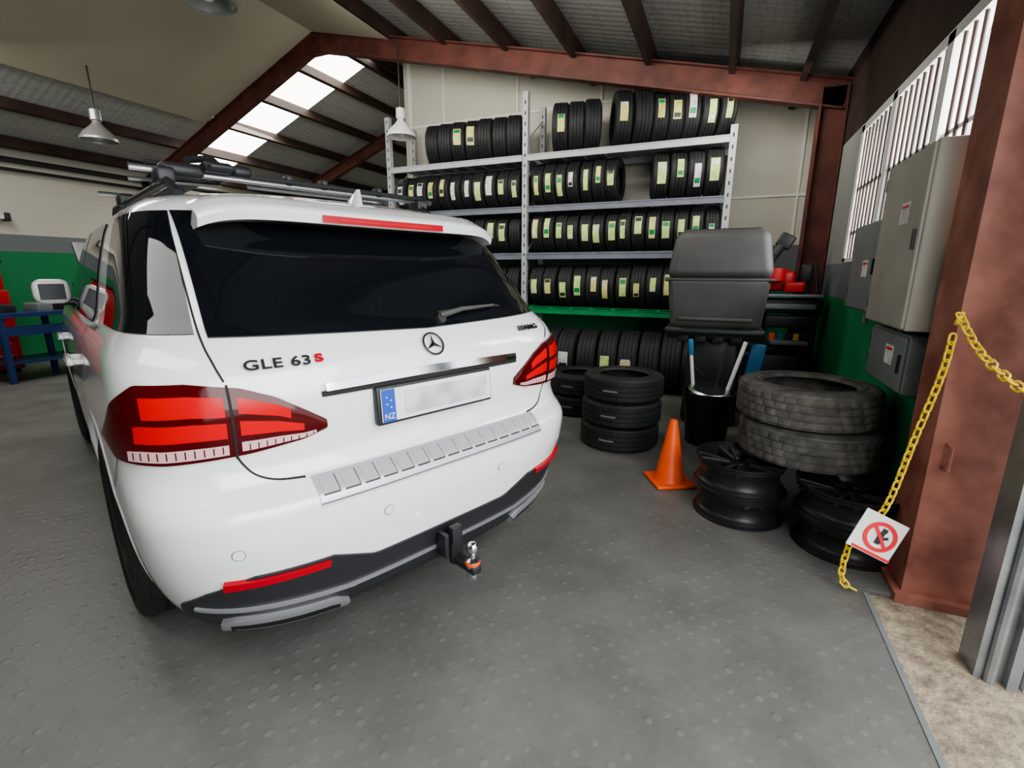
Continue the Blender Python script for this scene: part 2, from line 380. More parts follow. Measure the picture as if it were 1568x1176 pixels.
def row(b,x0,x1,n,z,y,R,w,rb=None,lab=.8,lean=0):
    rb=rb or R*.6
    for i in range(n):
        x=x0+(x1-x0)*(i+.5)/n
        yy=y+random.uniform(-.02,.02)
        T=Matrix.Translation((x,yy,z+R))@Euler((0,0,random.uniform(-.05,.05)+lean)).to_matrix().to_4x4()@Euler((0,math.pi/2,0)).to_matrix().to_4x4()
        add_tyre(b,T,R,rb,w,n=32,groove=True)
        if random.random()<lab:
            k=random.choice(('label','label','labelw','labely'));zc=random.uniform(-.2,.2)*w*.5;a=-math.pi/2+random.uniform(-.2,.25)
            ww=w*random.choice((.38,.45,.52));hh=random.uniform(.16,.25)
            label(b,T,R,a,ww,hh,k,zc)
            label(b,T,R+.001,a+random.choice((-.25,.2)),ww*.8,hh*.22,random.choice(('green','dark','labelw')),zc)
SH=dict(s1=2.86,s2=2.25,s3=1.67,s4=.98)
YF,YB=6.0,6.62
XS=(-4.5,-2.42,-.04)
shelf=empty('tyre_rack',(0,0,0))
b=MB()
for x,zt in zip(XS,(3.5,3.56,2.94)):
    for y in (YF,YB):
        b.bb((x-.035,y-.02,0),(x-.028,y+.04,zt),'shelfw');b.bb((x+.028,y-.02,0),(x+.035,y+.04,zt),'shelfw');b.bb((x-.035,y-.025,0),(x+.035,y-.018,zt),'shelfw')
        for j in range(int(zt/.12)):b.bb((x-.007,y-.0265,.06+j*.12),(x+.007,y-.0245,.10+j*.12),'gap')
    z=.3
    while z<zt-.5:
        b.tube([(x,YF+.02,z),(x,YB,z+.4)],.008,'shelfw',6);z+=.45
for k,z in SH.items():
    for (xa,xb) in ((XS[0],XS[1]),(XS[1],XS[2])):
        mk='green' if k=='s4' else ('shelfw' if k=='s1' else 'shelfb')
        for y in (YF-.02,YB):
            b.bb((xa+.035,y-.02,z-.09),(xb-.035,y+.02,z-.02),mk)
            b.bb((xa+.035,y-.028,z-.03),(xb-.035,y-.012,z-.018),mk)
        for j in range(9):
            x=xa+.1+(xb-xa-.2)*j/8;b.bb((x-.02,YF,z-.028),(x+.02,YB,z-.012),mk)
        b.bb((xa+.035,YF+.03,z-.012),(xb-.035,YB-.02,z-.004),mk)
b.build('rack_frame',shelf,smooth=30)
YT=6.22
b=MB();row(b,-3.95,-2.55,7,SH['s1'],YT,.26,.19,lab=.1,lean=.3);row(b,-2.12,-1.55,3,SH['s1'],YT,.29,.19,lab=.3,lean=.3);row(b,-1.4,-.95,2,SH['s1'],YT,.31,.20,lab=.3,lean=.3);row(b,-.95,-.10,5,SH['s1'],YT,.28,.165,lab=.9,lean=.3)
b.build('top_tyre_row',shelf)
b=MB();row(b,-4.42,-2.5,11,SH['s2'],YT,.245,.165,lab=1);row(b,-2.34,-1.25,7,SH['s2'],YT,.26,.15,lab=1);row(b,-.90,-.12,4,SH['s2'],YT,.265,.18,lab=1,lean=.15)
b.build('second_tyre_row',shelf)
b=MB();row(b,-4.42,-2.5,11,SH['s3'],YT,.25,.165,lab=.8);row(b,-2.34,-.1,14,SH['s3'],YT,.25,.155,lab=1)
b.build('third_tyre_row',shelf)
b=MB();row(b,-4.42,-2.5,10,SH['s4'],YT,.27,.18,lab=.8);row(b,-2.34,-.1,12,SH['s4'],YT,.27,.18,lab=1)
b.build('fourth_tyre_row',shelf)
b=MB();row(b,-4.3,-2.5,8,0.0,YT-.25,.36,.21,lab=.4);row(b,-2.34,-.1,9,0,YT-.25,.36,.235,lab=.4)
b.build('floor_tyre_row',shelf)
def stack(name,x,y,R,rb,w,n,k='rubber',z0=0,seg=96,offs=None,par=None,tilt=0):
    b=MB()
    for i in range(n):
        o=offs[i] if offs else (0,0)
        T=Matrix.Translation((x+o[0],y+o[1],z0+w*.52+i*w*1.045))@Euler((tilt,0,i*1.3)).to_matrix().to_4x4()
        add_tyre(b,T,R,rb,w,k,n=seg)
        if k=='rubber':label(b,T,R,-1.7-i*1.3,.014,.12,'shelfb')
    return b.build(name,par)
stack('tyre_stack',-.70,3.93,.325,.20,.195,3,offs=[(0,0),(.01,-.01),(.015,.0)])
stack('tyre_stack',-1.28,4.75,.33,.2,.2,2)
# ------------------------------------------------------------------ rims
def add_rim(b,T,R=.25,w=.22,n=64):
    h=w/2
    b.lathe([(R-.012,-h),(R,-h),(R,-h+.010),(R-.012,-h+.016),(R-.014,-h+.034),(R-.020,-h+.038),(R-.032,-h+.055),(R-.034,h*.15),(R-.026,h*.35),(R-.020,h-.04),(R-.013,h-.036),(R-.012,h-.016),(R,h-.010),(R,h),(R-.012,h),(R-.022,h-.02),(R-.05,h-.06),(R-.05,-h+.06),(R-.03,-h+.02)],'rimblk',n,T,closed=True)
    b.lathe([(0,h-.045),(.03,h-.042),(.032,h-.05),(.06,h-.05),(.075,h-.06),(.075,h-.10),(0,h-.10)],'rimblk',32,T)
    for i in range(10):
        a=2*math.pi*(i//2)/5+(.17 if i%2 else -.17)
        S=T@Euler((0,0,a)).to_matrix().to_4x4()
        b.box((.145,0,h-.045),(.18,.026,.03),'rimblk',T=S,rot=(0,-.12,0))
        b.box((.145,0,h-.0285),(.17,.018,.003),'rimsil',T=S,rot=(0,-.12,0))
    for i in range(5):
        a=2*math.pi*(i+.5)/5;b.tube([(.045*math.cos(a),.045*math.sin(a),h-.05),(.045*math.cos(a),.045*math.sin(a),h-.047)],.008,'gap',8,T=T)
def rimstack(name,x,y,n,w=.19,R=.25):
    b=MB()
    for i in range(n):add_rim(b,Matrix.Translation((x+.006*(-1)**i,y,w/2+i*(w+.002)))@Euler((0,0,i*.7)).to_matrix().to_4x4(),R,w)
    return b.build(name,smooth=40)
rimstack('alloy_rim_stack',.20,2.98,2,w=.176)
rimstack('alloy_rim_stack',.71,2.80,2,w=.173,R=.245)
stack('worn_tyre_stack',.545,3.17,.370,.24,.210,2,'rubber2',z0=.358,seg=144,offs=[(0,0),(-.03,.02)])
# ------------------------------------------------------------------ cone
b=MB();T=Matrix.Translation((-.215,3.25,0))@Euler((0,0,.5)).to_matrix().to_4x4()
b.rbox((0,0,.0125),(.27,.27,.025),'orange',.01,T=T)
b.lathe([(.105,.022),(.10,.035),(.095,.045),(.028,.43),(.024,.445),(.014,.445),(.014,.40)],'orange',40,T)
b.build('traffic_cone')
# ------------------------------------------------------------------ bin
b=MB();T=Matrix.Translation((-.02,4.22,0))
b.lathe([(0,.004),(.16,.004),(.20,.42),(.215,.43),(.215,.45),(.20,.45),(.155,.02),(0,.02)],'rimblk',40,T)
b.lathe([(0,.0),(.05,.012),(.15,.01),(.17,-.005)],'silver',32,T@Matrix.Translation((0,-.0,.46))@Euler((.15,.1,0)).to_matrix().to_4x4())
b.tube([(-.08,0,.1),(-.17,.05,.75)],.014,'white',8,T=T);b.tube([(.05,-.02,.1),(.24,.12,.86)],.016,'white',8,T=T)
b.tube([(0,.02,.1),(.1,.1,.8)],.014,'dark',8,T=T);b.rbox((-.175,.05,.80),(.04,.03,.14),'bluem',.01,T=T,rot=(0,-.12,0))
b.build('waste_bin')
# ------------------------------------------------------------------ wheel balancer
b=MB();T=Matrix.Translation((-.04,4.75,0))
b.rbox((.02,.18,.42),(.5,.4,.82),'dark',.04,T=T,taper=(.85,.9))
b.rbox((.0,.12,.86),(.8,.5,.07),'dark',.03,T=T)
b.rbox((0,-.02,1.56),(.86,.42,.42),'hood',.08,T=T,taper=(.86,.78),rot=(-.06,0,0),seg=6)
b.rbox((0,-.06,1.15),(.82,.40,.44),'hood',.05,T=T,rot=(math.pi,0,0),taper=(.90,.85),seg=5)
b.rbox((0,-.03,1.355),(.87,.45,.022),'hood',.008,T=T)
b.rbox((0,-.03,.91),(.82,.44,.06),'dark',.025,T=T)
b.rbox((.0,.05,1.775),(.62,.25,.025),'dark',.01,T=T)
b.rbox((0,-.265,1.02),(.6,.02,.03),'hood',.008,T=T)
b.tube([(.30,.15,.8),(.30,.2,1.7)],.03,'dark',10,T=T)
for x in(-.25,-.1,.05,.2):b.rbox((x,-.05,.83),(.1,.16,.06),'dark',.01,T=T)
b.rbox((.36,-.02,.55),(.12,.03,.5),'bluem',.01,T=T,rot=(.05,.12,0));b.rbox((.30,-.0,.35),(.1,.03,.3),'dark',.01,T=T)
b.tube([(-.1,-.1,.82),(-.16,-.12,.6),(-.05,-.13,.5)],.012,'dark',8,T=T)
b.build('wheel_balancer')
# ------------------------------------------------------------------ tyre changer
b=MB();T=Matrix.Translation((.50,5.55,0))
b.rbox((0,0,.32),(.5,.55,.62),'dark',.03,T=T)
b.lathe([(0,.72),(.22,.72),(.24,.70),(.24,.66),(.08,.64),(.08,.6),(0,.6)],'dark',32,T)
b.rbox((-.12,.2,.95),(.16,.14,1.25),'dark',.02,T=T)
b.rbox((.0,.05,1.34),(.30,.30,.20),'red',.05,T=T);b.rbox((.14,-.1,1.28),(.18,.1,.1),'red',.02,T=T)
b.tube([(-.1,-.02,.95),(-.1,-.02,1.45),(-.05,-.03,1.6)],.024,'dark',10,T=T)
b.tube([(-.28,-.05,1.28),(-.14,0,1.46),(.0,0,1.68)],.045,'dark',10,T=T);b.rbox((.03,0,1.72),(.14,.06,.14),'dark',.02,T=T,rot=(0,.5,0))
b.rbox((.08,-.15,1.10),(.62,.16,.14),'dark',.02,T=T);b.rbox((.06,-.17,1.20),(.64,.2,.03),'shelfb',.01,T=T);b.rbox((.08,-.24,1.10),(.5,.012,.05),'cab2',.004,T=T)
b.rbox((.12,-.17,.95),(.4,.12,.12),'dark',.02,T=T)
b.lathe([(0,-.06),(.10,-.06),(.10,.06),(0,.06)],'red',24,T@Matrix.Translation((-.04,-.12,1.40)))
b.rbox((.14,-.15,.75),(.32,.3,.04),'shelfb',.01,T=T)
for i,k in enumerate(('orange','bluem','dark','yellow','dark')):b.rbox((.0+.07*i,-.15,.80),(.05,.05,.07),k,.01,T=T)
for x,z in((.26,1.05),(.29,1.22),(.22,1.38),(.3,1.5)):b.tube([(x,-.1,z),(x+.04,-.12,z-.25),(x-.03,-.1,z-.45)],.016,'dark',8,T=T)
b.rbox((.24,-.02,1.4),(.1,.1,.2),'dark',.02,T=T)
b.build('tyre_changer')
# ------------------------------------------------------------------ chain
def link(b,c,d,roll,L=.052,W=.03,r=.0042,k='yellow'):
    d=Vector(d).normalized();up=Vector((0,-1,0)) if abs(d.y)<.9 else Vector((0,0,1))
    s=d.cross(up).normalized();u=s.cross(d)
    s,u=s*math.cos(roll)+u*math.sin(roll),-s*math.sin(roll)+u*math.cos(roll)
    T=Matrix((d,s,u)).transposed().to_4x4();T.translation=Vector(c)
    pts=[];n=14
    for i in range(n):
        t=2*math.pi*i/n
        x=(L/2-W/2)*(1 if math.cos(t)>0 else -1)+W/2*math.cos(t);pts.append(Vector((x,W/2*math.sin(t),0)))
    vs=[];m=6
    for i in range(n):
        tg=(pts[(i+1)%n]-pts[i-1]).normalized();nn=Vector((tg.y,-tg.x,0))
        for j in range(m):
            a=2*math.pi*j/m;vs.append(pts[i]+nn*r*math.cos(a)+Vector((0,0,1))*r*math.sin(a))
    b.add(vs,[(i*m+j,i*m+(j+1)%m,((i+1)%n)*m+(j+1)%m,((i+1)%n)*m+j) for i in range(n) for j in range(m)],k,T)
def chain(b,pts,step=.040,**kw):
    pts=[Vector(p) for p in pts];dense=[]
    for i in range(len(pts)-1):
        p0=pts[max(i-1,0)];p1=pts[i];p2=pts[i+1];p3=pts[min(i+2,len(pts)-1)]
        for j in range(40):
            t=j/40;dense.append(.5*((2*p1)+(-p0+p2)*t+(2*p0-5*p1+4*p2-p3)*t*t+(-p0+3*p1-3*p2+p3)*t**3))
    dense.append(pts[-1]);last=dense[0];c=0
    for i in range(1,len(dense)):
        if (dense[i]-last).length>=step:
            link(b,(dense[i]+last)/2,dense[i]-last,(c%2)*math.pi/2+.4,**kw);last=dense[i];c+=1
b=MB()
chain(b,[(.835,2.36,1.18),(.82,2.34,1.03),(.78,2.35,.75),(.735,2.35,.45),(.68,2.35,.33),(.625,2.33,.25),(.62,2.34,.06),(.70,2.34,.015)],.031,L=.044,W=.026)
chain(b,[(.84,2.36,1.26),(.87,2.2,1.13),(.91,1.95,1.04),(.98,1.75,1.0),(1.2,1.5,.98)],.034,L=.046,W=.027,r=.0038)
b.tube([(.868,2.41,1.26),(.84,2.37,1.22)],.008,'yellow',8)
b.build('yellow_chain')
b=MB();T=Matrix.Translation((.705,2.30,.32))@Euler((math.radians(-10),math.radians(24),.15)).to_matrix().to_4x4()
b.rbox((0,0,0),(.18,.004,.18),'white',.0015,T=T,seg=1)
S=T@Matrix.Translation((.01,-.004,-.0))@Euler((math.pi/2,0,0)).to_matrix().to_4x4()
b.lathe([(.050,-.002),(.066,-.002),(.066,.002),(.050,.002)],'signred',40,S,closed=True)
b.box((0,0,.001),(.115,.013,.003),'signred',T=S,rot=(0,0,-.78))
b.box((0,-.005,.0),(.022,.055,.002),'dark',T=S);b.box((.005,.032,.0),(.02,.018,.002),'dark',T=S);b.box((.018,.0,.0),(.03,.012,.002),'dark',T=S,rot=(0,0,.6))
b.box((0,-.080,0),(.16,.012,.003),'signred',T=S)
b.build('warning_sign')
# ------------------------------------------------------------------ left side background
b=MB();T=Matrix.Translation((-8.55,3.65,0))@Euler((0,0,.1)).to_matrix().to_4x4()
b.box((0,0,.86),(.7,1.7,.05),'blue',T=T)
for x in(-.3,.3):
    for y in(-.78,0,.78):b.box((x,y,.42),(.06,.06,.84),'blue',T=T)
b.box((0,0,.25),(.6,1.6,.03),'blue',T=T);b.box((.3,0,.66),(.03,1.6,.12),'blue',T=T)
for y,k in((-.6,'dark'),(-.2,'cab2'),(.1,'dark'),(.4,'shelfw'),(.62,'dark')):b.rbox((0,y,.93),(.3,.18,.12),k,.02,T=T)
b.rbox((0,.72,1.05),(.2,.12,.34),'dark',.03,T=T);b.rbox((-.1,.45,1.1),(.2,.2,.3),'dark',.03,T=T)
b.tube([(0,.5,1.0),(.05,.6,1.4),(0,.75,1.5)],.02,'dark',8,T=T)
b.build('workbench',smooth=30)
b=MB();T=Matrix.Translation((-9.35,2.95,0))
b.rbox((0,0,.6),(.5,.9,1.1),'red',.02,T=T);b.rbox((0,0,1.33),(.45,.85,.34),'red',.02,T=T)
for j in range(6):b.box((.255,0,.2+j*.17),(.01,.82,.14),'red',T=T);b.box((.268,0,.25+j*.17),(.012,.7,.015),'silver',T=T)
b.rbox((0,0,1.53),(.5,.9,.04),'dark',.01,T=T)
for x in(-.18,.18):
    for y in(-.38,.38):b.box((x,y,.03),(.06,.06,.06),'dark',T=T)
b.build('tool_chest')
b=MB();T=Matrix.Translation((-8.9,5.3,0))
b.box((0,0,.70),(.45,1.1,.05),'yellow',T=T)
for x in(-.2,.2):
    b.tube([(x,-.5,.03),(x,.5,.68)],.03,'yellow',8,T=T);b.tube([(x,.5,.03),(x,-.5,.68)],.03,'yellow',8,T=T)
    b.box((x,0,.02),(.08,1.1,.04),'yellow',T=T)
b.rbox((0,.1,.76),(.3,.4,.08),'dark',.02,T=T)
b.build('scissor_lift')
b=MB();b.rbox((-9.93,2.9,2.2),(.12,1.9,.10),'white',.02);b.tube([(-9.84,2.0,2.17),(-9.84,3.8,2.17)],.02,'lamp',10);b.rbox((-9.9,3.86,2.19),(.14,.06,.12),'dark',.01)
b.build('fluorescent_wall_lamp')
def bell(name,x,y,z,s,k='lamp',top=None):
    b=MB();T=Matrix.Translation((x,y,z))@Matrix.Scale(s,4)
    b.lathe([(.03,.42),(.07,.40),(.075,.26),(.05,.24),(.07,.2),(.17,.08),(.23,.0),(.24,0),(.18,.09),(.06,.2)],k,32,T)
    b.lathe([(0,.12),(.05,.1),(.07,.05),(.05,.0),(0,-.02)],'lamp',20,T)
    b.tube([(0,0,.4),(0,0,(top-z)/s)],.012,'dark',6,T=T);b.lathe([(.242,0),(.242,-.03),(.235,-.03),(.235,0)],k,32,T,closed=True)
    b.build(name)
bell('pendant_lamp',-7.6,4.05,3.08,.85,'grille',zl(-7.6)-.2)
bell('pendant_lamp',-4.10,5.75,3.18,.80,'white',zr(-4.10)-.2)
bell('pendant_lamp',-4.62,3.55,3.86,1,'grille',zr(-4.62)-.2)
# ------------------------------------------------------------------ CAR
CX,CY,CA=-.893,1.475,1.2016
car=empty('car',(CX,CY,0),CA);car.scale=(.968,1,1)
K=np.array([ # z, yr, hw, n, Lr, yf, Lf
(.235,.20,.78,3.2,.60,4.45,.9),
(.255,.10,.85,3.2,.62,4.60,.9),
(.31,.06,.90,3.3,.62,4.70,.9),
(.42,.035,.935,3.5,.60,4.76,.95),
(.52,.015,.952,3.7,.57,4.80,1.0),
(.62,.0,.962,3.9,.55,4.81,1.0),
(.69,.0,.968,4.0,.55,4.80,1.0),
(.72,.008,.968,4.0,.55,4.78,1.0),
(.745,.035,.968,4.0,.52,4.76,1.0),
(.785,.078,.968,4.0,.50,4.72,1.0),
(.84,.096,.967,4.0,.50,4.68,1.0),
(.92,.085,.966,4.0,.50,4.62,1.0),
(1.00,.078,.96,4.0,.50,4.35,.9),
(1.08,.088,.955,4.0,.50,3.95,.8),
(1.14,.115,.945,4.0,.5,3.75,.7),
(1.19,.16,.92,4.0,.5,3.62,.6),
(1.23,.20,.89,4.0,.5,3.52,.6),
(1.30,.255,.87,4.0,.5,3.38,.6),
(1.40,.33,.845,4.0,.5,3.18,.6),
(1.50,.41,.815,4.0,.5,2.98,.6),
(1.58,.48,.785,3.8,.5,2.82,.6),
(1.63,.53,.755,3.6,.5,2.70,.6),
(1.665,.60,.71,3.4,.5,2.58,.6),
(1.69,.70,.65,3.0,.5,2.45,.6),
(1.71,.85,.54,2.6,.5,2.25,.5),
(1.722,1.05,.38,2.4,.4,2.05,.4),
(1.728,1.3,.2,2.2,.25,1.85,.2),
(1.73,1.5,.04,2.0,.05,1.7,.05)])
zs=K[:,0]
def tang(y):
    h=np.diff(zs);d=np.diff(y)/h;m=np.zeros_like(y);m[0]=d[0];m[-1]=d[-1]
    for i in range(1,len(y)-1):
        if d[i-1]*d[i]<=0:m[i]=0
        else:
            w1=2*h[i]+h[i-1];w2=h[i]+2*h[i-1];m[i]=(w1+w2)/(w1/d[i-1]+w2/d[i])
    return m
TG=[tang(K[:,c]) for c in range(7)]
def key(z):
    z=min(max(z,zs[0]),zs[-1]);i=min(int(np.searchsorted(zs,z,side='right')-1),len(zs)-2)
    h=zs[i+1]-zs[i];t=(z-zs[i])/h;o=[]
    for c in range(1,7):
        a,bb=K[i,c],K[i+1,c];o.append((2*t**3-3*t*t+1)*a+(t**3-2*t*t+t)*h*TG[c][i]+(-2*t**3+3*t*t)*bb+(t**3-t*t)*h*TG[c][i+1])
    return o
def tp(y):
    t=max(0,min(1,(y-.9)/3.2));return 1-.06*t*t*(3-2*t)
def outline(z,nr=28,nside=24,nf=14):
    yr,hw,n,Lr,yf,Lf=key(z);pts=[]
    for i in range(nr+1):
        t=math.pi/2*i/nr
        pts.append((hw*math.sin(t)**(2/n),yr+Lr*(1-max(math.cos(t),0)**(2/n))))
    a=yr+Lr;c=yf-Lf
    for i in range(1,nside):pts.append((hw,a+(c-a)*i/nside))
    for i in range(nf+1):
        t=math.pi/2*(1-i/nf);pts.append((hw*math.sin(t)**(2/2.6),c+Lf*max(math.cos(t),0)**(2/2.6)))
    return [(x*tp(y),y) for x,y in pts]
from functools import lru_cache
@lru_cache(maxsize=20000)
def arc(zq):
    o=np.array(outline(zq,60,30,6)[:100]);s=np.concatenate([[0],np.cumsum(np.hypot(*np.diff(o,axis=0).T))]);return s,o
def S(s,z):
    a,o=arc(round(z,4));x=np.interp(abs(s),a,o[:,0]);y=np.interp(abs(s),a,o[:,1])
    return Vector((math.copysign(x,s) if s else 0,y,z))
def SX(x,z):
    yr,hw,n,Lr,_,_=key(z);q=min(abs(x)/hw,.9999)
    return Vector((x,yr+Lr*(1-(1-q**n)**(1/n)),z))
def SY(sg):
    def g(y,z):
        yr,hw,n,Lr,yf,Lf=key(z)
        if y<yr+Lr:
            q=max(0,1-(y-yr)/Lr);x=hw*max(0,1-q**n)**(1/n)
        elif y>yf-Lf:
            q=min(1,(y-(yf-Lf))/Lf);x=hw*max(0,1-q**2.6)**(1/2.6)
        else:x=hw
        return Vector((sg*x*tp(y),y,z))
    return g
def nrm(Pf,a,z):
    e=.006;pa=Pf(a+e,z)-Pf(a-e,z);pz=Pf(a,z+e)-Pf(a,z-e);n=pa.cross(pz)
    if n.length<1e-9:return Vector((0,-1,0))
    n.normalize();p=Pf(a,z);c=Vector((0,2.2,p.z-.05));
    if n.dot(p-c)<0:n=-n
    return n
def cst(v):return v if callable(v) else (lambda t:v)
def pl(*pts):
    xs=[p[0] for p in pts];ys=[p[1] for p in pts];return lambda t:float(np.interp(t,xs,ys))
def patch(b,Pf,a0,a1,z0,z1,k,off=.004,nu=24,nv=8,skirt=.012,bulge=0):
    a0,a1,z0,z1=map(cst,(a0,a1,z0,z1));g=[];
    def pt(u,v,o):
        zz=z0(u)+(z1(u)-z0(u))*v;aa=a0(v)+(a1(v)-a0(v))*u
        n=nrm(Pf,aa,zz);return Pf(aa,zz)+n*(o+bulge*4*min(.25,max(0,v*(1-v)))) 
    vs=[pt(i/nu,j/nv,off) for j in range(nv+1) for i in range(nu+1)];W=nu+1
    fs=[(j*W+i,j*W+i+1,j*W+i+1+W,j*W+i+W) for j in range(nv) for i in range(nu)]
    ring=[(i,0) for i in range(nu)]+[(nu,j) for j in range(nv)]+[(nu-i,nv) for i in range(nu)]+[(0,nv-j) for j in range(nv)]
    o=len(vs)
    for (i,j) in ring:vs.append(pt(i/nu,j/nv,off-skirt))
    R=len(ring)
    for q in range(R):
        i,j=ring[q];i2,j2=ring[(q+1)%R];fs.append((j*W+i,j2*W+i2,o+(q+1)%R,o+q))
    b.add(vs,fs,k)
def ribbon(b,Pf,pts,w,k,off=.0025,sub=8):
    P=[];pts=[Vector((p[0],p[1],0)) for p in pts]
    for i in range(len(pts)-1):
        p0=pts[max(i-1,0)];p1=pts[i];p2=pts[i+1];p3=pts[min(i+2,len(pts)-1)]
        for j in range(sub):
            t=j/sub;P.append(.5*((2*p1)+(-p0+p2)*t+(2*p0-5*p1+4*p2-p3)*t*t+(-p0+3*p1-3*p2+p3)*t**3))
    P.append(pts[-1]);vs=[]
    for i,p in enumerate(P):
        d=(P[min(i+1,len(P)-1)]-P[max(i-1,0)]);d=Vector((-d.y,d.x,0)).normalized()*w/2
        for s in(-1,1):
            q=p+d*s;vs.append(Pf(q.x,q.y)+nrm(Pf,q.x,q.y)*off)
    b.add(vs,[(2*i,2*i+1,2*i+3,2*i+2) for i in range(len(P)-1)],k)
# hull
b=MB();levels=[]
for i in range(len(zs)-1):
    m=3 if zs[i+1]-zs[i]>.03 else 2
    if zs[i]>1.2 and zs[i]<1.6:m=4
    for j in range(m):levels.append(zs[i]+(zs[i+1]-zs[i])*j/m)
levels.append(zs[-1]);loops=[]
for z in levels:
    o=outline(z);full=o+[(-x,y) for x,y in o[-2:0:-1]];loops.append([(x,y,z) for x,y in full])
N=len(loops[0]);vs=[p for l in loops for p in l];fs=[]
for j in range(len(loops)-1):
    for i in range(N):fs.append((j*N+i,j*N+(i+1)%N,(j+1)*N+(i+1)%N,(j+1)*N+i))
fs.append(tuple(range(N))[::-1]);fs.append(tuple((len(loops)-1)*N+i for i in range(N)))
b.add(vs,fs,'paint');b.mi('blackp');body=b.build('body',None,smooth=50)
WY=(1.02,3.92);WR=.40
cut=MB()
for y in WY:
    for s in(-1,1):
        cut.mi('paint')
        cut.tube([(s*.58,y,.41),(s*1.1,y,.41)],.455,'blackp',48)
c=cut.build('cut_tmp',None,smooth=0)
md=body.modifiers.new('b','BOOLEAN');md.object=c;md.operation='DIFFERENCE';md.solver='EXACT'
dg=bpy.context.evaluated_depsgraph_get();me=bpy.data.meshes.new_from_object(body.evaluated_get(dg))
body.modifiers.clear();body.data=me;bpy.data.objects.remove(c)
try:me.shade_smooth();me.set_sharp_from_angle(angle=math.radians(40))
except Exception:pass
body.parent=car
# glass
b=MB()
patch(b,SX,pl((0,-.712),(1,-.685)),pl((0,.785),(1,.672)),pl((0,1.215),(.5,1.195),(1,1.215)),1.60,'glass',.006,60,20)
for s in(-1,1):
    Pq=lambda a,z,s=s:S(s*a,z)
    patch(b,Pq,pl((0,.750),(1,.716)) if s<0 else pl((0,.835),(1,.72)),pl((0,1.36),(1,1.20)),1.225,1.60,'glass',.005,24,14)
    Py=SY(s)
    patch(b,Py,pl((0,1.12),(1,1.35)),pl((0,2.02),(1,2.0)),1.21,1.60,'glass',.005,16,12)
    patch(b,Py,pl((0,2.09),(1,2.07)),pl((0,3.25),(1,2.6)),1.20,1.60,'glass',.005,16,12)
    patch(b,Py,2.02,2.09,1.21,1.60,'blackp',.004,4,12)
    ribbon(b,Py,[(.9,1.205),(2.0,1.20),(3.3,1.19)],.016,'chrome',.008)
wf=lambda x,z:Vector((x,key(z)[4]-key(z)[5]*(1-(1-min(abs(x)/key(z)[1],.999)**2.6)**(1/2.6)),z))
patch(b,wf,pl((0,-.70),(1,-.6)),pl((0,.70),(1,.6)),1.2,1.6,'glass',.006,24,8)
b.build('windows',car)
# lower black valance, steps, strips
b=MB()
patch(b,S,-.96,.96,pl((0,.36),(.05,.265),(.95,.265),(1,.36)),pl((0,.39),(.05,.455),(.12,.508),(.25,.500),(.33,.440),(.67,.440),(.75,.500),(.88,.512),(.95,.455),(1,.39)),'blackp',.008,80,8,skirt=.02)
patch(b,S,-.42,.42,.345,.358,'exh',.016,50,2,skirt=.02)
for s in(-1,1):
    Pq=lambda a,z,s=s:S(s*a,z)
    patch(b,Pq,.40,.90,pl((0,.342),(1,.385)),pl((0,.356),(1,.398)),'exh',.016,24,2,skirt=.02)
    patch(b,Pq,.42,.82,pl((0,.262),(.1,.252),(.9,.268),(1,.285)),pl((0,.290),(.12,.318),(.9,.345),(1,.335)),'exh',.026,24,4,skirt=.05)
    patch(b,Pq,.455,.79,pl((0,.272),(1,.290)),pl((0,.296),(.1,.304),(1,.322)),'gap',.0275,20,2,skirt=.01)
    ribbon(b,Pq,[(.46,.283),(.62,.291),(.78,.303)],.004,'exh',.029,6)
    z0_=.470 if s<0 else .485
    patch(b,Pq,.495 if s<0 else .54,.805 if s<0 else .86,pl((0,z0_),(1,z0_+.006)),pl((0,z0_+.022),(1,z0_+.034)),'redref',.016,20,3,skirt=.02)
    Py=SY(s);patch(b,Py,1.5,3.45,.25,.36,'blackp',.006,20,4)
    for a,z in((.28,.60),(.76,.60)):
        p=S(s*a,z);n=nrm(S,s*a,z);q=Vector((0,0,1)).rotation_difference(n).to_matrix().to_4x4();T=Matrix.Translation(p+n*.001)@q
        b.lathe([(0,.0015),(.017,.0015),(.0175,0)],'paint',24,T);b.lathe([(.0175,.001),(.0190,.001)],'badge',24,T)
XA,XB=-.515,.555
patch(b,SX,XA,XB,.692,.772,'steppl',.006,60,8,skirt=.01)
for i in range(15):
    x=XA+.04+i*(XB-XA-.08)/14
    patch(b,SX,x-.025,x+.025,.724,.762,'steppl',.0095,4,4,skirt=.008)
    ribbon(b,SX,[(x-.027,.722),(x+.027,.722)],.0035,'dark',.0085,2);ribbon(b,SX,[(x+.027,.722),(x+.027,.763)],.003,'dark',.0085,2)
ribbon(b,SX,[(XA,.700),(XB,.700)],.0025,'dark',.0085,40)
patch(b,SX,-.44,.44,pl((0,1.038),(.5,1.043),(1,1.038)),pl((0,1.062),(.5,1.070),(1,1.062)),'chrome',.022,40,3,skirt=.03)
patch(b,SX,-.45,.45,pl((0,1.022),(1,1.022)),1.038,'gap',.012,40,2)
SP=.708
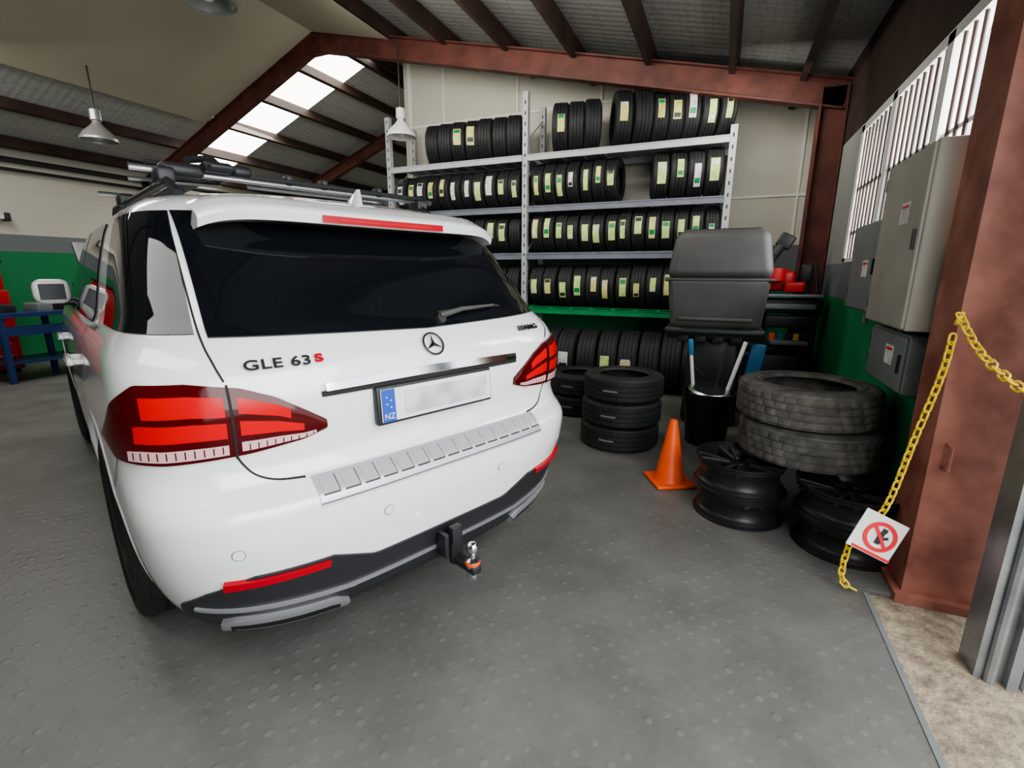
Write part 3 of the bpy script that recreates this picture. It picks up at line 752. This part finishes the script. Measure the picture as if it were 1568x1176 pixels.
for s in(-1,1):
    Pq=lambda a,z,s=s:S(s*a,z)
    if s<0:ribbon(b,Pq,[(.722,1.60),(.732,1.4),(.738,1.22),(.730,1.15),(.716,1.10)],.006,'gap')
    else:ribbon(b,Pq,[(.812,1.21),(.79,1.15),(.73,1.10)],.006,'gap')
    ribbon(b,Pq,[(SP+.003,.885),(.695,.85),(.665,.81),(.61,.785),(.53,.775)],.006,'gap')
    Py=SY(s)
    ribbon(b,Py,[(.36,.9),(.45,.80),(.57,.72)],.005,'gap')
    ribbon(b,Py,[(1.15,1.2),(1.2,1.05),(1.42,.85),(1.5,.6),(1.52,.4)],.006,'gap');ribbon(b,Py,[(2.05,1.2),(2.1,.9),(2.1,.36)],.006,'gap')
    ribbon(b,Py,[(3.2,1.19),(3.25,.9),(3.25,.36)],.006,'gap')
    for y in(1.45,2.55):
        p=Py(y,1.03);b.rbox((p.x+s*.03,y,1.03),(.025,.24,.028),'paint',.01)
        b.box((p.x+s*.012,y-.09,1.03),(.03,.03,.02),'paint');b.box((p.x+s*.012,y+.09,1.03),(.03,.03,.02),'paint')
        b.box((p.x+s*.0435,y,1.022),(.004,.22,.006),'chrome')
    for y in WY:
        pts=[]
        for i in range(33):
            t=math.radians(-8+196*i/32);yy=y+.46*math.cos(t);zz=.41+.46*math.sin(t)
            p=Py(yy,max(zz,.28));pts.append((p.x-s*.012,yy,zz))
        b.tube(pts,.016,'paint',8)
b.build('trim',car,smooth=40)
# tail lights
b=MB()
hi=pl((0,.950),(.06,.980),(.20,1.045),(.32,1.08),(.5,1.10),(.68,1.10),(.85,1.04),(1,.945));lo=pl((0,.92),(.1,.900),(.3,.885),(.6,.875),(.85,.88),(1,.92))
s0,s1=.445,1.18
for s in(-1,1):
    Pq=lambda a,z,s=s:S(s*a,z)
    patch(b,Pq,s0,s1,lo,hi,'redd',.012,48,12,skirt=.03,bulge=.006)
    def sub(u0,u1,v0,v1,k,off=.0145,bul=.006):
        L=lambda u:lo(u0+(u1-u0)*u)+(hi(u0+(u1-u0)*u)-lo(u0+(u1-u0)*u))*(v0(u) if callable(v0) else v0)
        H2=lambda u:lo(u0+(u1-u0)*u)+(hi(u0+(u1-u0)*u)-lo(u0+(u1-u0)*u))*(v1(u) if callable(v1) else v1)
        patch(b,Pq,s0+(s1-s0)*u0,s0+(s1-s0)*u1,L,H2,k,off+bul*.7,24,3,skirt=.006)
    us=(SP-s0)/(s1-s0)
    sub(.15,us-.02,.64,.86,'redb');sub(.10,us-.02,.32,.54,'redb');sub(us+.025,.66,.60,.86,'redb');sub(us+.025,.70,.30,.52,'redb')
    sub(.05,us-.02,.08,.22,'lens');sub(us+.025,.74,.06,.20,'lens')
    for i in range(22):
        u=.06+.031*i
        if abs(u-us)>.03: sub(u,u+.004,.085,.185,'redd',.0155)
    ribbon(b,Pq,[(SP,.880),(SP+.004,1.09)],.007,'gap',.022)
b.build('tail_lights',car,smooth=40)
# spoiler
b=MB();Wd=.65
def sp(u,v):
    x=(u*2-1)*Wd;q=(x/Wd)**2;prof=[(.98,1.724),(.80,1.712),(.60,1.690),(.44,1.655),(.345,1.612),(.335,1.597),(.345,1.571),(.40,1.567),(.56,1.580),(.62,1.55)]
    t=v*(len(prof)-1);i=min(int(t),len(prof)-2);w=t-i;y=prof[i][0]*(1-w)+prof[i+1][0]*w;z=prof[i][1]*(1-w)+prof[i+1][1]*w
    return (x*(1-.04*(v<.3)),y+.10*q*q,z+.006*q-.035*abs(x/Wd)**10-(.02*q if v<.3 else 0))
b.grid(sp,48,27,'paint')
for e in(0,1):
    vs=[sp(e,j/27) for j in range(28)];b.add(vs,[tuple(range(28))],'paint')
b.build('spoiler',car,smooth=45)
b=MB()
b.grid(lambda u,v:((u*2-1)*.27-.01,.331+.10*((u*2-1)*.27/.66)**4,1.574+.025*v+.006*((u*2-1)*.27/.66)**2),20,2,'redref')
b.grid(lambda u,v:((u*2-1)*.21-.01,.328+.10*((u*2-1)*.21/.66)**4,1.582+.006*v+.006*((u*2-1)*.21/.66)**2),20,1,'redb')
b.build('brake_light',car,rec=False)
b=MB();b.grid(lambda u,v:((u*2-1)*.60,.36+.2*v+.1*((u*2-1)*.6/.66)**4,1.566+.006*((u*2-1)*.6/.66)**2+.004*v),20,2,'blackp');b.build('spoiler_underside',car,rec=False)
# star emblem, plate
b=MB();p=SX(.015,1.138);n=nrm(SX,0,1.138)
T=Matrix.Translation(p+n*.012)@Matrix((Vector((1,0,0)),n.cross(Vector((1,0,0))),n)).transposed().to_4x4()
ring=[(.044*math.cos(2*math.pi*i/32),.044*math.sin(2*math.pi*i/32),0) for i in range(33)]
b.tube(ring,.0040,'badge',8,cap=False,T=T)
for i in range(3):
    a=math.pi/2+i*2*math.pi/3;c0=Vector((math.cos(a),math.sin(a),0));c1=Vector((-math.sin(a),math.cos(a),0))
    b.add([c0*.043,c1*.007+c0*.004,Vector((0,0,.006)),-c1*.007+c0*.004],[(0,1,2),(0,2,3)],'badge',T)
b.build('badge_star',car,rec=False)
b=MB();pr=Matrix.Translation((0,.054,.958))@Euler((-.06,0,0)).to_matrix().to_4x4()
b.rbox((0,.014,0),(.545,.03,.138),'blackp',.008,T=pr);b.rbox((0,-.006,.0),(.52,.006,.115),'plate',.002,T=pr,seg=1)
b.box((-.232,-.0105,0),(.052,.003,.113),'plateb',T=pr);b.box((.035,-.0105,.0),(.40,.003,.085),'platesm',T=pr)
for i in range(4):b.box((-.240+.016*(i%2),-.0125,.03-.012*i),(.005,.001,.005),'plate',T=pr)
b.build('number_plate',car,smooth=30)
def text(s,size,x,z,k,name,w=0,sx=1.3,off=.007):
    cu=bpy.data.curves.new(name,'FONT');cu.body=s;cu.size=size;cu.extrude=.002;cu.align_x='CENTER';cu.align_y='CENTER';cu.space_character=1.08;cu.offset=w
    o=bpy.data.objects.new(name,cu);sc.collection.objects.link(o);cu.materials.append(M[k]);p=SX(x,z);n=nrm(SX,x,z)
    ux=(SX(x+.02,z)-SX(x-.02,z)).normalized();T=Matrix((ux,n.cross(ux),n)).transposed().to_4x4();T.translation=p+n*off
    o.parent=car;o.matrix_basis=T@Matrix.Diagonal((sx,1,1,1));return o
text('GLE 63',.044,-.560,1.135,'badge','badge_text_1',.0008,1.4)
text('S',.037,-.437,1.137,'redref','badge_text_2',.0016,1.6)
text('///AMG',.036,.60,1.155,'badge','badge_text_3',.0010,1.4)
cu=bpy.data.curves.new('nz','FONT');cu.body='NZ';cu.size=.03;cu.align_x='CENTER';cu.align_y='CENTER';cu.materials.append(M['plate']);o=bpy.data.objects.new('plate_text',cu);sc.collection.objects.link(o)
o.parent=car;o.matrix_basis=pr@Matrix.Translation((-.232,-.0125,-.038))@Euler((math.pi/2,0,0)).to_matrix().to_4x4()
# wiper
b=MB()
def gp(x,z,o):return SX(x,z)+nrm(SX,x,z)*o
b.tube([gp(.11,1.225,.02),gp(.23,1.24,.03),gp(.44,1.252,.022)],[.014,.010,.006],'hood',8)
b.tube([gp(.11,1.24,.016),gp(.30,1.252,.018),gp(.48,1.252,.014)],.006,'blackp',6)
b.lathe([(0,.03),(.02,.028),(.024,0)],'blackp',20,Matrix.Translation(gp(.11,1.22,.0))@Euler((math.radians(60),0,0)).to_matrix().to_4x4())
b.build('rear_wiper',car)
# antenna fin
b=MB();y0=.56;z0=1.665
b.add([(0,y0-.02,z0),(.02,y0+.01,z0),(-.02,y0+.01,z0),(0,y0+.20,z0),(.022,y0+.12,z0),(-.022,y0+.12,z0),(0,y0+.0,z0+.075),(.006,y0+.02,z0+.075),(-.006,y0+.02,z0+.075),(0,y0+.06,z0+.06)],
 [(0,1,7,6),(0,6,8,2),(1,4,9,7),(2,8,9,5),(4,3,9),(5,9,3),(6,7,9,8)],'paint');b.build('antenna_fin',car)
# rails & rack
b=MB()
for s in(-1,1):
    b.tube([(s*.60,.85,1.69),(s*.61,.95,1.745),(s*.61,2.3,1.755),(s*.60,2.5,1.70)],.016,'blackp',8)
for y in(1.0,1.95):
    b.tube([(-.72,y,1.79),(.70,y,1.79)],.014,'silver',10)
    for s in(-1,1):
        b.rbox((s*.61,y,1.77),(.07,.1,.06),'blackp',.015)
for x in(-.42,):
    b.rbox((x,1.55,1.815),(.09,1.3,.02),'dark',.008)
    b.rbox((x,1.0,1.82),(.11,.12,.04),'blackp',.016);b.rbox((x-.08,1.25,1.82),(.2,.1,.04),'blackp',.016);b.rbox((x+.05,1.28,1.83),(.12,.08,.04),'dark',.015)
    b.tube([(x,1.1,1.83),(x+.03,1.3,1.85),(x+.02,1.7,1.84)],.012,'silver',8)
    b.tube([(x-.22,1.15,1.84),(x+.15,1.15,1.85)],.010,'dark',8)
    b.tube([(x-.26,1.3,1.79),(x+.1,1.3,1.80)],.010,'silver',8)
    b.rbox((x-.12,1.02,1.80),(.16,.08,.05),'blackp',.02);b.rbox((x+.12,1.1,1.83),(.08,.14,.05),'blackp',.02)
    b.tube([(x-.1,1.0,1.84),(x+.02,1.12,1.88),(x+.14,1.3,1.86)],.014,'blackp',8)
b.tube([(-.3,.95,1.80),(.60,.95,1.80)],.008,'dark',8);b.tube([(-.2,1.3,1.81),(.6,1.3,1.81)],.010,'silver',8)
for x in(-.12,.05,.35):b.rbox((x,1.0,1.81),(.03,.06,.045),'dark',.008)
b.build('roof_rack',car)
# tow hitch
b=MB()
b.box((0,.12,.34),(.06,.3,.06),'dark');b.rbox((0,-.02,.36),(.05,.03,.16),'dark',.005);b.rbox((0,-.08,.30),(.045,.14,.03),'dark',.006);b.rbox((-.05,-.0,.37),(.02,.06,.1),'dark',.004)
T=Matrix.Translation((0,-.12,0));b.lathe([(0,.27),(.022,.27),(.022,.30),(.028,.318),(.028,.335),(.014,.345),(.013,.36),(.020,.368),(.025,.385),(.020,.402),(.010,.41),(0,.411)],'chrome',28,T)
b.lathe([(.0285,.318),(.030,.32),(.030,.33),(.0285,.332)],'orange',24,T);b.lathe([(0,.25),(.016,.25),(.018,.27),(0,.27)],'chrome',6,T)
b.build('tow_hitch',car)
# wheels
b=MB()
for y in WY:
    for s in(-1,1):
        T=Matrix.Translation((s*(.82 if y<2 else .77),y,WR))@Euler((0,s*math.pi/2,0)).to_matrix().to_4x4()
        add_tyre(b,T,WR,.27,.27,'rubber',n=72);add_rim(b,T,.265,.26)
b.build('wheels',car,smooth=40)
# mirrors
b=MB()
for s in(-1,1):
    b.rbox((s*.960,2.38,1.295),(.165,.11,.135),'paint',.045,seg=5,rot=(0,0,s*-.1));b.rbox((s*.960,2.323,1.295),(.11,.006,.085),'badge',.002,rot=(0,0,s*-.1),seg=1)
    b.rbox((s*.88,2.42,1.235),(.1,.06,.04),'blackp',.015)
b.build('mirrors',car)
b=MB();b.bb((-.55,.35,.22),(.55,4.5,.30),'gap');b.tube([(-.5,.3,.25),(.5,.3,.25)],.07,'dark',12)
b.build('underbody',car)
b=MB();T=Matrix.Translation((0,3.55,1.12))@Euler((math.radians(31),0,0)).to_matrix().to_4x4()
b.rbox((0,.5,0),(1.40,1.02,.05),'blackp',.02,T=T);b.rbox((-.5,.45,.03),(.3,.7,.03),'dark',.01,T=T);b.rbox((.5,.45,.03),(.3,.7,.03),'dark',.01,T=T);b.tube([(-.6,3.85,1.0),(-.6,4.1,1.40)],.012,'dark',8)
b.build('dark_stand_in_panel',car)  # dark slab standing in for an unidentified dark shape above the mirror
# ------------------------------------------------------------------ lights
w=bpy.data.worlds.new('world');sc.world=w;w.use_nodes=True;nt=w.node_tree;bg=nt.nodes['Background']
bg.inputs[0].default_value=(.93,.96,1,1);bg.inputs[1].default_value=2.6
def area(name,loc,tgt,sx,sy,e,col=(1,1,1)):
    l=bpy.data.lights.new(name,'AREA');l.shape='RECTANGLE';l.size=sx;l.size_y=sy;l.energy=e;l.color=col
    o=bpy.data.objects.new(name,l);sc.collection.objects.link(o);o.location=loc
    o.rotation_euler=(Vector(tgt)-Vector(loc)).to_track_quat('-Z','Y').to_euler();return o
area('doorway_daylight',(1.6,-.2,2.2),(-1.0,1.5,.4),3.2,2.4,125,(1,1,.98))
area('window_daylight',(1.3,3.9,2.1),(-2,4.7,1.4),2.2,1.0,70,(1,1,.98))
area('added_ceiling_fill_1',(-2.6,-.5,3.6),(-2.6,.6,0),3,1,42,(1,.97,.92))  # added overhead fill out of view, no fixture modelled here
area('added_ceiling_fill_2',(-2.4,3.9,3.6),(-2.0,6.6,2.3),4,.4,75,(1,.97,.90))  # added fill, aimed to brighten the back partition and tyre rack
area('added_ceiling_fill_3',(-7.0,2.5,3.7),(-7.0,3.5,0),3,1,75,(1,.97,.92))  # added fill over the left bay, separate from the pendant lamps
area('skylight_light',(-7.8,6.8,3.9),(-7.6,6.6,0),4,.8,110,(1,1,.96))
area('added_ceiling_fill_4',(.0,5.4,3.0),(.3,6.8,2.3),1.0,.2,8,(1,.97,.90))  # small added fill that brightens the right end of the back wall
sc.view_settings.view_transform='AgX'
try:sc.view_settings.look='AgX - Medium High Contrast'
except Exception:pass
